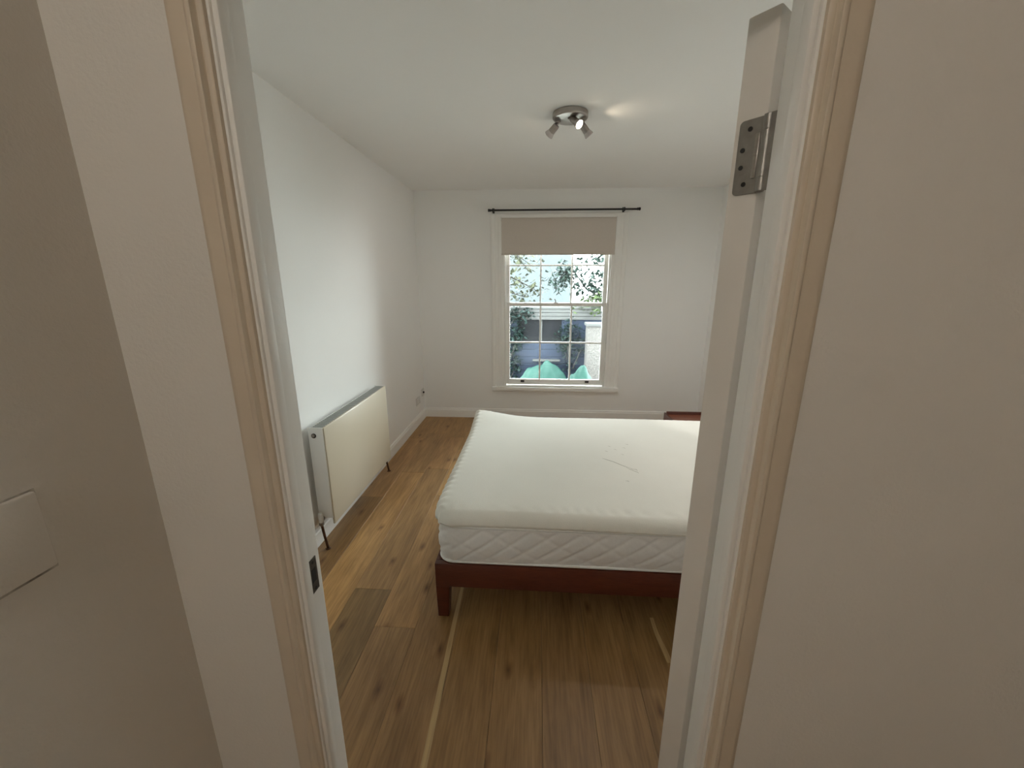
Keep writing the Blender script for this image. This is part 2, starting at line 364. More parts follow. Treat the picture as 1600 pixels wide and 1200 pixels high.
# ---------------------------------------------------------------- door leaf, swung right back
PHI = 139
dr = bpy.data.objects.new('door_1', None); C.objects.link(dr); dr.location = (0.3245, 0.667, 0); dr.rotation_euler = (0, 0, math.radians(180 - PHI))
struct(dr, 'white panelled door swung back into the bedroom, hinged edge showing at the right', 'door')
T = 0.044; DW = 0.715; DH = 1.968; z0 = 0.008
def dbox(n, *a, mat='doorp', p=dr, bev=0.0025, seg=2): return box(n, *a, mat, p, bev, seg, world=False)
dbox('stile', 0.003, .105, 0, T, z0, DH); dbox('stile', DW - .102, DW, 0, T, z0, DH)
dbox('rail', .105, DW - .102, .001, T - .001, DH - .11, DH); dbox('rail', .105, DW - .102, .001, T - .001, .82, .96); dbox('rail', .105, DW - .102, .001, T - .001, z0, .21)
dbox('muntin', DW/2 - .045, DW/2 + .045, .001, T - .001, .21, .82); dbox('muntin', DW/2 - .045, DW/2 + .045, .001, T - .001, .96, DH - .11)
for xa, xb in ((.105, DW/2 - .045), (DW/2 + .045, DW - .102)):
    for za, zb in ((.21, .82), (.96, DH - .11)):
        dbox('panel', xa, xb, .014, T - .014, za, zb, bev=0.004)
def hinge(zb):
    h = bpy.data.objects.new('hinge', None)
    bm = bmesh.new(); r = .006
    n = 6; pts = []
    # leaf on the door edge with rounded outer corners
    y0, y1, za, zb2 = .002, .036, zb, zb + .102
    def corner(cy, cz, a0): return [(cy + r*math.cos(math.radians(a0 + 90*i/n)), cz + r*math.sin(math.radians(a0 + 90*i/n))) for i in range(n + 1)]
    pts = [(y0, za)] + corner(y1 - r, za + r, -90) + corner(y1 - r, zb2 - r, 0) + [(y0, zb2)]
    A = [bm.verts.new((0.0005, y, z)) for y, z in pts]; B = [bm.verts.new((0.0040, y, z)) for y, z in pts]
    bm.faces.new(A); bm.faces.new(B)
    for i in range(len(pts)): bm.faces.new((A[i], A[(i+1) % len(pts)], B[(i+1) % len(pts)], B[i]))
    hp = fin('hinge', bm, 'steel', dr, world=False); hp['label'] = 'steel butt hinge let into the door edge'
    k = lathe('knuckle', [(.0055, 0), (.0065, .001), (.0065, .019), (.006, .0195), (.006, .0205), (.0065, .021), (.0065, .08), (.006, .0805), (.006, .0815), (.0065, .082), (.0065, .101), (.0055, .102)], (-.0012, -.0045, zb), (0, 0, 1), 'steel', hp, 16, world=False)
    box('raised_rib', -.0016, .001, .005, .0115, zb + .020, zb + .081, 'nickel', hp, .0012, 2, world=False)
    box('frame_leaf', -.006, -.0035, -.022, .001, zb, zb + .102, 'steel', hp, .0006, 1, world=False)
    for sy, dz in ((.0205, .089), (.028, .062), (.0275, .038), (.0205, .014)):
        lathe('screw', [(.0034, 0), (.0034, .0008), (.0015, .0010), (0, .0006)], (.0006, sy, zb + dz), (-1, 0, 0), 'black', hp, 12, world=False)
hinge(1.731); hinge(0.20)

# ---------------------------------------------------------------- window
w1 = bpy.data.objects.new('window_1', None); C.objects.link(w1); w1.location = (0.222, YB, 0.36); struct(w1, 'white wooden six-over-six sash window in the end wall', 'window')
CX0, CX1, CZ1 = -0.513, 0.967, 2.326       # casing outer
IX0, IX1, IZ1 = -0.398, 0.842, 2.300       # inner edge
def casing(side):
    prof = [(0, 0), (0, .012), (.012, .016), (.030, .016), (.034, .010), (.070, .010), (.074, .020), (.090, .026), (.105, .024), (.115, .016), (.115, 0)]
    bm = bmesh.new(); A = []; B = []
    for w, d in prof:
        y = YB - d; wt = w * (CZ1 - IZ1 + .018) / .115
        if side == 'l': A.append((IX0 - w, y, .40)); B.append((IX0 - w, y, IZ1 + wt - .018))
        if side == 'r': A.append((IX1 + w * 1.087, y, .40)); B.append((IX1 + w * 1.087, y, IZ1 + wt - .018))
        if side == 't': A.append((IX0 - w, y, IZ1 + wt - .018)); B.append((IX1 + w * 1.087, y, IZ1 + wt - .018))
    a = [bm.verts.new(v) for v in A]; b = [bm.verts.new(v) for v in B]
    for i in range(len(a) - 1): bm.faces.new((a[i], a[i+1], b[i+1], b[i]))
    bm.faces.new((a[-1], a[0], b[0], b[-1])); bm.faces.new(a); bm.faces.new(b)
    fin('casing', bm, 'gloss', w1, autosmooth=45)
for s in 'lrt': casing(s)
box('sill', CX0, CX1 + .004, YB - .050, YB + .10, .352, .400, 'gloss', w1, .006, 2)
bm = bmesh.new()
box('pulley_stile', IX0, -.364, YB - .004, YB + .20, .40, 2.30, 'gloss', w1, .002)
box('pulley_stile', .808, IX1, YB - .004, YB + .20, .40, 2.30, 'gloss', w1, .002)
box('head_lining', -.364, .808, YB - .004, YB + .20, 2.275, 2.30, 'gloss', w1, .002)
box('staff_bead', -.364, -.350, YB + .035, YB + .055, .40, 2.275, 'gloss', w1, .004, 2)
box('staff_bead', .794, .808, YB + .035, YB + .055, .40, 2.275, 'gloss', w1, .004, 2)
def sash(name, y0, y1, xa, xb, za, zb, rail_b, rail_t, bars_x, bars_z, horns):
    s = bpy.data.objects.new(name, None); C.objects.link(s); s.parent = w1
    sw = .047
    def b(n, *a, bev=.004): return box(n, *a, 'gloss', s, bev, 2)
    b('sash_stile', xa, xa + sw, y0, y1, za, zb); b('sash_stile', xb - sw, xb, y0, y1, za, zb)
    b('sash_rail', xa + sw, xb - sw, y0, y1, za, za + rail_b); b('sash_rail', xa + sw, xb - sw, y0, y1, zb - rail_t, zb)
    gx0, gx1, gz0, gz1 = xa + sw, xb - sw, za + rail_b, zb - rail_t
    xs = [gx0] + bars_x + [gx1]; zs = [gz0] + bars_z + [gz1]; g = .009
    for x in bars_x: b('glazing_bar', x - g, x + g, y0 + .004, y1 - .004, gz0, gz1)
    for z in bars_z:
        for i in range(3): b('glazing_bar', (xs[i] + (g if i else 0)), xs[i+1] - (g if i < 2 else 0), y0 + .004, y1 - .004, z - g, z + g)
    ym_ = (y0 + y1) / 2 + .006
    for i in range(3):
        for j in range(len(zs) - 1):
            box('pane', xs[i] - .002, xs[i+1] + .002, ym_ - .0015, ym_ + .0015, zs[j] - .002, zs[j+1] + .002, 'glass', s)
    if horns:
        for x0_, x1_ in ((xa, xa + sw), (xb - sw, xb)):
            bm = bmesh.new(); prof = [(y0, za), (y1, za), (y1, za - .05), (y1 - .012, za - .06), (y0 + .006, za - .045), (y0, za - .03)]
            A = [bm.verts.new((x0_, y, z)) for y, z in prof]; B = [bm.verts.new((x1_, y, z)) for y, z in prof]
            bm.faces.new(A); bm.faces.new(B)
            for i in range(len(prof)): bm.faces.new((A[i], A[(i+1) % 6], B[(i+1) % 6], B[i]))
            fin('sash_horn', bm, 'gloss', s)
    return s
us = sash('upper_sash', YB + .106, YB + .146, -.358, .802, 1.340, 2.272, .038, .048, [.044, .397], [1.792], True)
ls = sash('lower_sash', YB + .060, YB + .100, -.356, .806, .408, 1.378, .066, .038, [.048, .403], [.917], False)
for x in (-.156, .613):
    bm = bmesh.new(); add_box(bm, x - .022, x + .022, YB + .056, YB + .0605, .438, .462, .001)
    add_tube(bm, [(x - .018, YB + .048, .447), (x, YB + .040, .447), (x + .018, YB + .048, .447)], .0055, 8)
    fin('sash_lift', bm, 'black', ls)
bm = bmesh.new(); add_box(bm, .195, .245, YB + .064, YB + .096, 1.376, 1.384, .002)
add_tube(bm, [(.222, YB + .08, 1.383), (.218, YB + .078, 1.402), (.205, YB + .074, 1.424)], [.007, .006, .005], 8)
fin('sash_fastener', bm, 'steel', ls)

# ---------------------------------------------------------------- roller blind and curtain rod
rb = thing('roller_blind', 'taupe roller blind pulled part way down over the sash window', 'blind', (0.222, YB - .02, 1.90))
bm = bmesh.new(); nx, nz = 20, 16; bx0, bx1 = -.392, .838
g = []
for j in range(nz + 1):
    z = 1.905 + (2.262 - 1.905) * j / nz
    g.append([[bm.verts.new((bx0 + (bx1 - bx0) * i / nx, YB - .018 + dy + .0015 * math.sin(i * .9) * (1 - j / nz), z)) for i in range(nx + 1)] for dy in (0, .0012)])
for j in range(nz):
    for i in range(nx):
        for s in (0, 1): bm.faces.new((g[j][s][i], g[j][s][i+1], g[j+1][s][i+1], g[j+1][s][i]))
fin('blind_cloth', bm, 'blind', rb, smooth=True)
tube('roller_tube', [(bx0, YB + .002, 2.268), (bx1, YB + .002, 2.268)], .019, 'blind', rb, 18)
box('bottom_bar', bx0 - .002, bx1 + .002, YB - .022, YB - .013, 1.897, 1.915, 'blind', rb, .003, 2)
for x in (bx0 - .006, bx1): box('end_bracket', x, x + .006, YB - .018, YB + .022, 2.245, 2.29, 'plastic', rb, .001)
cr = thing('curtain_rod', 'thin black metal curtain rod mounted above the window', 'curtain rod', (0.27, YB, 2.351))
tube('rod', [(-.50, YB - .055, 2.352), (1.04, YB - .055, 2.350)], .0095, 'black', cr, 14)
for x in (-.522, 1.04):
    sx = -1 if x < 0 else 1; xs_ = -.50 if sx < 0 else 1.04
    lathe('finial', [(.0095, -.004), (.014, 0), (.014, .006), (.010, .009), (.014, .014), (.016, .024), (.013, .032), (0, .034)], (xs_, YB - .055, 2.351), (sx, 0, 0), 'black', cr, 16)
for x in (-.478, .905):
    bm = bmesh.new(); add_box(bm, x - .011, x + .011, YB - .004, YB + .0, 2.322, 2.378, .001)
    add_tube(bm, [(x, YB - .003, 2.345), (x, YB - .03, 2.338), (x, YB - .055, 2.334)], .006, 10)
    add_tube(bm, [(x + .016 * math.cos(a) * 0, YB - .055 + .0165 * math.cos(a), 2.351 + .0165 * math.sin(a)) for a in [math.radians(-200 + 22 * i) for i in range(11)]], .005, 8)
    add_tube(bm, [(x - .008, YB - .055, 2.351), (x + .008, YB - .055, 2.351)], .020, 14)
    fin('bracket', bm, 'black', cr, autosmooth=40)

# ---------------------------------------------------------------- ceiling spotlight
cl = thing('ceiling_spotlight', 'round brushed metal ceiling light with three adjustable spot heads', 'ceiling light', (.182, 2.672, ZC))
lathe('base_plate', [(.098, 0), (.104, -.003), (.104, -.026), (.100, -.031), (.094, -.033), (.0, -.033)], (.182, 2.672, ZC), (0, 0, 1), 'nickel', cl, 48)
def head(pivot, neck, d, lens, lit, cone):
    d = Vector(d).normalized(); nk = Vector(neck); hd = bpy.data.objects.new('spot_head', None); C.objects.link(hd); hd.parent = cl
    lathe('swivel_cap', [(.016, 0), (.016, -.008), (.010, -.012), (0, -.012)], pivot, (0, 0, 1), 'nickel', hd, 18)
    tube('arm', [Vector(pivot) + Vector((0, 0, -.008)), (pivot[0], pivot[1], (pivot[2] + nk.z) / 2), nk], .0055, 'nickel', hd, 10)
    lathe('spot_cup', [(.0, -.012), (.016, -.012), (.0185, -.008), (.0195, 0), (.0205, .030), (.021, .036), (.019, .036), (.018, .002)], nk, d, 'nickel', hd, 26)
    lathe('bulb_collar', [(.0185, .030), (.0215, .040), (.0265, .056), (.0270, .062), (.0235, .062), (.022, .052)], nk, d, 'lensoff', hd, 26)
    lathe('bulb_lens', [(.0238, .0585), (.0238, .0605), (.015, .0625), (0, .063)], nk, d, lens, hd, 26)
    if lit:
        ld = bpy.data.lights.new('spot_beam', 'SPOT'); ld.energy = lit; ld.color = (1, .965, .92); ld.spot_size = math.radians(cone); ld.spot_blend = 1.0; ld.shadow_soft_size = .02
        lo = bpy.data.objects.new('spot_beam', ld); C.objects.link(lo); lo.parent = hd
        lo.location = nk + d * .066 - root_loc(cl); lo.rotation_euler = d.to_track_quat('-Z', 'Y').to_euler()
    return hd
def beam(hd, name, pos, target, watts, cone, blend, col):
    ld = bpy.data.lights.new(name, 'SPOT'); ld.energy = watts; ld.color = col; ld.spot_size = math.radians(cone); ld.spot_blend = blend; ld.shadow_soft_size = .012
    lo = bpy.data.objects.new(name, ld); C.objects.link(lo); lo.parent = hd
    p = Vector(pos); lo.location = p - root_loc(cl); lo.rotation_euler = (Vector(target) - p).to_track_quat('-Z', 'Y').to_euler()
zb_ = ZC - .033
head((.112, 2.70, zb_), (.098, 2.705, 2.507), (-.62, .46, -.56), 'lens_on', 18, 94)
head((.182, 2.650, zb_), (.196, 2.640, 2.520), (.58, -.55, -.62), 'lens_on', 57, 96)
rh = head((.255, 2.70, zb_), (.264, 2.715, 2.508), (.58, .22, -.66), 'lens_on', 54, 118)
beam(rh, 'topper_patch_beam', (.312, 2.74, 2.452), (1.42, 3.02, .58), 40, 30, .7, (1, .97, .94))      # extra beam added to make the bright patch on the topper
beam(rh, 'ceiling_patch_beam', (.318, 2.690, 2.478), (.64, 2.62, 2.540), 0.9, 92, 1.0, (1, .82, .60))      # second added beam, puts the warm patch on the ceiling

# ---------------------------------------------------------------- radiator
rd = thing('radiator', 'cream flat-panel radiator with white side on the left wall', 'radiator', (-1.28, 2.6, 0.15))
RX0, RX1, RY0, RY1, RZ0, RZ1 = -1.318, -1.226, 2.112, 3.098, .150, .783
box('front_panel', RX1 - .014, RX1, RY0 + .004, RY1, RZ0, RZ1 - .002, 'radcream', rd, .005, 3)
box('back_panel', RX0, RX0 + .014, RY0 + .004, RY1, RZ0 + .01, RZ1 - .004, 'radwhite', rd, .004, 2)
box('side_cover', RX0 - .002, RX1 - .006, RY0 - .003, RY0 + .004, RZ0 + .045, RZ1, 'radwhite', rd, .002, 2)
box('side_cover', RX0 - .002, RX1 - .006, RY1 - .004, RY1 + .003, RZ0 + .045, RZ1, 'radwhite', rd, .002, 2)
gr = box('top_grille', RX0 + .012, RX1 - .013, RY0 + .004, RY1 - .004, RZ1 - .022, RZ1 - .014, 'dark', rd)
n = 44
me0 = None
for i in range(n):
    y = RY0 + .012 + (RY1 - RY0 - .024) * i / (n - 1)
    if me0 is None:
        b0 = box('grille_slat', RX0 + .010, RX1 - .011, y - .007, y + .007, RZ1 - .010, RZ1 - .003, 'radgrey', gr, .0015); me0 = b0; yb = y
    else:
        b = b0.copy(); C.objects.link(b); b.location.y = b0.location.y + (y - yb)
lathe('air_vent_plug', [(.0145, 0), (.0145, .004), (.012, .006), (.0115, .003), (.006, .003), (.006, .006), (0, .006)], (-1.287, RY0 - .002, .734), (0, -1, 0), 'black', rd, 20)
lathe('plug_cap', [(.009, 0), (.009, .008), (.007, .010), (0, .010)], (-1.288, RY0 - .002, .736), (0, -1, 0), 'nickel', rd, 16)
def valve(x, y, sgn):
    v = lathe('valve', [(.011, 0), (.011, .012), (.014, .013), (.014, .026), (.011, .028), (.0, .028)], (x, y, .195), (0, sgn, 0), 'steel', rd, 16)
    lathe('valve_cap', [(.0, .050), (.011, .050), (.0145, .044), (.015, .0), (.012, -.012), (.0, -.012)], (x, y + sgn * .028, .192), (0, 0, 1), 'plastic', v, 16)
    lathe('compression_nut', [(.0, 0), (.013, 0), (.014, -.004), (.014, -.020), (.010, -.026), (0, -.026)], (x, y + sgn * .028, .182), (0, 0, 1), 'steel', v, 6)
    tube('pipe', [(x, y + sgn * .028, .165), (x + .010, y + sgn * .030, .09), (x + .024, y + sgn * .032, .004)], .0078, 'copper', rd, 12)
    lathe('floor_collar', [(.016, 0), (.016, .003), (.009, .006), (.009, 0)], (x + .024, y + sgn * .032, .0005), (0, 0, 1), 'copper', rd, 16)
valve(-1.293, RY0 - .002, -1); valve(-1.293, RY1 + .002, 1)
for y in (2.3, 2.9): box('wall_bracket', XL, RX0 + .002, y - .015, y + .015, .30, .70, 'radwhite', rd, .002)

# ---------------------------------------------------------------- wall sockets
def socket(name, label, y0, y1, za, zb, gangs, dark):
    s = thing(name, label, 'socket', (XL, (y0 + y1) / 2, (za + zb) / 2))
    box('plate', XL, XL + .010, y0, y1, za, zb, 'plastic', s, .003, 2)
    for k in range(gangs):
        yc = y0 + (y1 - y0) * (k + .5) / gangs
        if dark: lathe('outlet', [(.013, 0), (.013, .012), (.009, .014), (.006, .008), (0, .008)], (XL + .009, yc, (za + zb) / 2), (1, 0, 0), 'black', s, 16)
        else:
            box('switch', XL + .009, XL + .014, yc - .008, yc + .008, zb - .026, zb - .010, 'plastic', s, .001)
            for dy, dz in ((0, .038), (-.011, .018), (.011, .018)): box('pin_slot', XL + .0095, XL + .0105, yc + dy - .004, yc + dy + .004, za + dz - .002, za + dz + .002, 'dark', s)
socket('double_socket', 'white double power socket low on the left wall past the radiator', 4.27, 4.416, .235, .321, 2, False)
socket('aerial_socket', 'small white socket with dark outlet next to the window corner', 4.50, 4.585, .285, .371, 1, True)

# ---------------------------------------------------------------- bed
BR = math.radians(-0.45)
BX0, BX1, BY0, BY1 = 0.0, 2.04, 0.0, 1.44        # local frame of the bed, origin at its near foot corner
BO = (-0.466, 1.604, 0)
bf = thing('bed_frame', 'dark cherry wooden platform bed frame under the bare mattress', 'bed frame', BO, BR)
def bb(n, *a, p=bf, bev=.003): return box(n, *a, 'cherry', p, bev, 2, world=False)
bb('side_rail', .0, 2.04, 0, .030, .178, .306); bb('side_rail', .0, 2.04, 1.41, 1.44, .178, .306)
bb('foot_rail', 0.0, .030, .030, 1.41, .178, .306); bb('head_rail', 2.01, 2.04, .030, 1.41, .178, .306)
def leg(x, y, sx, sy):
    bm = bmesh.new(); w = .066; q = .056
    A = [bm.verts.new((x + sx * a, y + sy * b, 0)) for a, b in ((0.004, 0.004), (q, .004), (q, q), (.004, q))]
    B = [bm.verts.new((x + sx * a, y + sy * b, .178)) for a, b in ((0, 0), (w, 0), (w, w), (0, w))]
    bm.faces.new(A); bm.faces.new(B)
    for i in range(4): bm.faces.new((A[i], A[(i+1) % 4], B[(i+1) % 4], B[i]))
    bmesh.ops.bevel(bm, geom=list(bm.edges), offset=.002, segments=1, affect='EDGES')
    fin('leg', bm, 'cherry', bf, world=False)
for x, sx in ((0, 1), (2.04, -1)):
    for y, sy in ((0, 1), (1.44, -1)): leg(x, y, sx, sy)
bb('centre_beam', .03, 2.01, .70, .74, .20, .285)
for i in range(13): bb('slat', .08 + .15 * i, .15 + .15 * i, .03, 1.41, .286, .305, bev=.002)

def rr_perimeter(x0, x1, y0, y1, r, step):
    pts = []
    def seg(a, b):
        L = (Vector(b) - Vector(a)).length; k = max(1, int(L / step))
        for i in range(k): pts.append((Vector(a).lerp(Vector(b), i / k), (Vector(b) - Vector(a)).normalized()))
    def arc(c, a0):
        k = 8
        for i in range(k):
            a = math.radians(a0 + 90 * i / k); pts.append((Vector((c[0] + r * math.cos(a), c[1] + r * math.sin(a))), Vector((-math.sin(a), math.cos(a)))))
    seg((x0 + r, y0), (x1 - r, y0)); arc((x1 - r, y0 + r), -90); seg((x1, y0 + r), (x1, y1 - r)); arc((x1 - r, y1 - r), 0)
    seg((x1 - r, y1), (x0 + r, y1)); arc((x0 + r, y1 - r), 90); seg((x0, y1 - r), (x0, y0 + r)); arc((x0 + r, y0 + r), 180)
    return pts
mt = thing('mattress', 'white mattress with diamond-quilted sides resting on the wooden frame', 'mattress', (BO[0], BO[1], .3085), BR)
per = rr_perimeter(.018, 2.02, .008, 1.425, .07, .008); MZ0, MZ1 = 0.0, .2015
bm = bmesh.new(); rings = []; nz = 34
for j in range(nz + 1):
    f = j / nz; z = MZ0 + (MZ1 - MZ0) * f; e = min(f, 1 - f)
    rim = .010 * (1 - min(1, e / .09)) ** 2; bulge = .014 * math.sin(math.pi * f)
    ring = []; s = 0.0; prev = None
    for p, tg in per:
        if prev is not None: s += (p - prev).length
        prev = p
        nrm = Vector((tg.y, -tg.x))
        zz = z / .085; ss = s / .115
        a1 = abs(math.sin(math.pi * (ss - zz * 1.05))); a2 = abs(math.sin(math.pi * (ss * .5 + zz * .62)))
        q = min(1, a1 * 1.7) ** .7 * (.55 + .45 * min(1, a2 * 2.6))
        off = -rim + bulge + (.0070 * (q - 1)) * min(1, max(0, e - .04) / .12) + .003 * math.sin(s * 7.1 + 3 * f)
        p2 = p + nrm * off
        ring.append(bm.verts.new((p2.x, p2.y, z + .0012 * math.sin(s * 2.3))))
    rings.append(ring)
N = len(per)
for a, b in zip(rings, rings[1:]):
    for k in range(N): bm.faces.new((a[k], a[(k+1) % N], b[(k+1) % N], b[k]))
bm.faces.new(rings[0]); bm.faces.new(rings[-1])
fin('quilted_body', bm, 'ticking', mt, world=False, autosmooth=60)
for zc in (.009, .194):
    bm = bmesh.new(); pts = []
    s = 0.0; prev = None
    for p, tg in per:
        if prev is not None: s += (p - prev).length
        prev = p; nrm = Vector((tg.y, -tg.x)); p2 = p - nrm * .001
        pts.append((p2.x, p2.y, zc + .0012 * math.sin(s * 2.3)))
    pts.append(pts[0]); add_tube(bm, pts, .0078, 8, cap=False)
    fin('piping', bm, 'piping', mt, world=False, smooth=True)

# foam topper: flat slab, rounded and scalloped edges, far foot corner curling up
tp = thing('mattress_topper', 'ivory foam mattress topper with scalloped edges lying on the mattress', 'mattress topper', (BO[0], BO[1], .512), BR)
TX0, TX1, TY0, TY1, TH = -.004, 1.985, -.012, 1.388, .073
def spaced(a, b, core, edge):
    out = [a + .05 * (1 - math.cos(math.pi / 2 * i / edge)) for i in range(edge)]
    k = int((b - a - .1) / core); out += [a + .05 + (b - a - .1) * i / k for i in range(k + 1)]
    out += [b - .05 * (1 - math.cos(math.pi / 2 * i / edge)) for i in range(edge - 1, -1, -1)]
    return out
xs = spaced(TX0, TX1, .0115, 9); ys = spaced(TY0, TY1, .0115, 9)
rnd = random.Random(3); ph = [rnd.uniform(0, 6) for _ in range(12)]
def sc(s, k): return math.sin(2 * math.pi * s / .056 + ph[k])
def topz(x, y):
    dl = x - TX0; dr_ = TX1 - x; dn = y - TY0; df = TY1 - y
    r = .040; h = 1.0
    for d in (dl, dr_, dn, df):
        if d < r: h = min(h, math.sqrt(max(0, 1 - (1 - d / r) ** 2)))
    rip = 0.0
    rip += .0060 * sc(y, 0) * math.exp(-((dl - .016) / .026) ** 2) + .0022 * sc(x * .8 + .03 * math.sin(x * 9), 1) * math.exp(-((dn - .060) / .022) ** 2) * max(0, .5 + .5 * math.sin(x * 2.6 - .6) + .3 * math.sin(x * 23))
    rip += .0040 * sc(x, 2) * math.exp(-(df / .018) ** 2)
    return TH * (.30 + .70 * h) + rip + .0025 * math.sin(3.3 * x + 1) * math.sin(2.7 * y + .4)
def warp(x, y, z):
    dl = x - TX0; df = TY1 - y; dn = y - TY0
    c = math.exp(-((dl / .26) ** 2 + (df / .24) ** 2))
    c2 = math.exp(-((dl / .055) ** 2 + (dn / .055) ** 2))
    ox = -.0045 * sc(y, 0) * math.exp(-(dl / .03) ** 2) + .030 * c2
    oy = -.0008 * sc(x, 4) * math.exp(-(dn / .03) ** 2) + .006 * math.sin(x * 3.7) * math.exp(-(dn / .05) ** 2) + .004 * sc(x, 5) * math.exp(-(df / .03) ** 2)
    oy += .026 * c2
    sag = -.012 * math.exp(-((dl / .10) ** 2 + (dn / .10) ** 2)) - .006 * math.exp(-(dn / .06) ** 2)
    return (x + ox - .010 * c, y + oy + .035 * c, max(z + .042 * c * (1 if z > 0.0 else 1) + sag * (1 if z > .01 else 0), 0.0))
bm = bmesh.new()
top = [[bm.verts.new(warp(x, y, topz(x, y))) for x in xs] for y in ys]
nx_, ny_ = len(xs), len(ys)
for j in range(ny_ - 1):
    for i in range(nx_ - 1): bm.faces.new((top[j][i], top[j][i+1], top[j+1][i+1], top[j+1][i]))
loop = [(0, i) for i in range(nx_)] + [(j, nx_ - 1) for j in range(1, ny_)] + [(ny_ - 1, i) for i in range(nx_ - 2, -1, -1)] + [(j, 0) for j in range(ny_ - 2, 0, -1)]
prevr = [top[j][i] for j, i in loop]
cx_, cy_ = (TX0 + TX1) / 2, (TY0 + TY1) / 2
for zf, ins in ((.5, 0.0), (.15, .006), (0.0, .020)):
    cur = []
    for j, i in loop:
        x, y = xs[i], ys[j]
        x2 = x + (ins if x < cx_ else -ins) * (1 if abs(x - TX0) < .001 or abs(x - TX1) < .001 else 0)
        y2 = y + (ins if y < cy_ else -ins) * (1 if abs(y - TY0) < .001 or abs(y - TY1) < .001 else 0)
        wv = Vector(warp(x, y, TH * .30 * zf)); wv.x += x2 - x; wv.y += y2 - y
        cur.append(bm.verts.new(wv))
    for k in range(len(loop)):
        bm.faces.new((prevr[k], prevr[(k+1) % len(loop)], cur[(k+1) % len(loop)], cur[k]))
    prevr = cur
bm.faces.new(prevr)
foam = fin('foam_slab', bm, 'foam', tp, world=False, smooth=True)
def tear(pts, w):
    bm = bmesh.new(); P = [Vector((x, y, topz(x, y) + .0004)) for x, y in pts]; rows_ = []
    for i, p in enumerate(P):
        d = (P[min(i+1, len(P)-1)] - P[max(i-1, 0)]).normalized(); n_ = Vector((-d.y, d.x, 0)); ww = w * (0.35 if i in (0, len(P)-1) else rnd.uniform(.7, 1.2))
        rows_.append((bm.verts.new(p - n_ * ww), bm.verts.new(p + Vector((0, 0, .0005))), bm.verts.new(p + n_ * ww)))
    for a, b in zip(rows_, rows_[1:]):
        bm.faces.new((a[0], a[1], b[1], b[0])); bm.faces.new((a[1], a[2], b[2], b[1]))
    o = fin('surface_tear', bm, 'tear', tp, world=False); o['label'] = 'thin dark tear in the foam'
tear([(.868, .632), (.905, .604), (.925, .590), (.958, .553), (.985, .528), (1.00, .520)], .0022)
tear([(1.00, .520), (1.015, .500), (1.035, .498), (1.040, .480)], .0016)
tear([(.985, .520), (1.005, .492), (1.035, .463), (1.04, .452)], .0014)
for x, y in ((.90, .74), (.96, .77), (.93, .82), (1.02, .80), (.99, .70), (.95, .36), (1.05, .86)):
    tear([(x, y), (x + .010, y - .003), (x + .016, y - .010)], .0017)

# ---------------------------------------------------------------- bedside table
bt = thing('bedside_table', 'low dark cherry bedside table half hidden behind the bed', 'bedside table', (1.50, 3.47, 0))
def nb(n, *a, p=bt, bev=.003): return box(n, *a, 'cherry', p, bev, 2)
nb('side_panel', 1.262, 1.284, 3.10, 3.80, .06, .372); nb('side_panel', 1.716, 1.738, 3.10, 3.80, .06, .372)
box('top', 1.284, 1.716, 3.10, 3.782, .338, .358, 'cherrytop', bt, .003, 2); nb('back_panel', 1.284, 1.716, 3.782, 3.80, .06, .384); nb('bottom', 1.284, 1.716, 3.10, 3.782, .06, .08)
d = nb('drawer', 1.288, 1.712, 3.085, 3.10, .09, .33); lathe('knob', [(.006, 0), (.006, .012), (.014, .016), (.014, .024), (0, .027)], (1.5, 3.085, .21), (0, -1, 0), 'nickel', d, 16)
for x in (1.262, 1.698):
    for y in (3.10, 3.76): nb('leg', x, x + .04, y, y + .04, 0, .06)

# ---------------------------------------------------------------- painted-over switch plate in the hall
wp = thing('wall_plate', 'painted-over square switch plate on the shaded hallway wall', 'wall plate', (HXL, .371, 1.287))
box('plate_shadow_line', HXL - .001, HXL + .0012, .3135, .4290, 1.2262, 1.3425, 'plateshadow', wp)  # dark backing stands in for the shadow lines along the plate edges
box('plate', HXL, HXL + .0085, .317, .4255, 1.232, 1.341, 'hallwall', wp, .003, 2)
rk = box('rocker', HXL + .007, HXL + .011, .352, .372, 1.262, 1.300, 'hallwall', wp, .002, 2)
box('rocker_gap', HXL + .0068, HXL + .0082, .350, .374, 1.259, 1.263, 'dark', rk)

# ---------------------------------------------------------------- lamp added to light the hall, unseen behind the viewpoint
hl = thing('hall_fill_lamp', 'added globe lamp, unseen behind the viewpoint, that lights the hallway', 'added lamp', (-.52, -1.15, ZC))
lathe('ceiling_rose', [(.06, 0), (.06, -.02), (.045, -.03), (0, -.03)], (-.52, -1.15, ZC), (0, 0, 1), 'nickel', hl, 28)
lathe('globe', [(0.0, -.245)] + [(.11 * math.sin(math.radians(a)), -.135 - .11 * math.cos(math.radians(a))) for a in range(12, 169, 12)] + [(.03, -.028)], (-.52, -1.15, ZC), (0, 0, 1), 'globe', hl, 32)

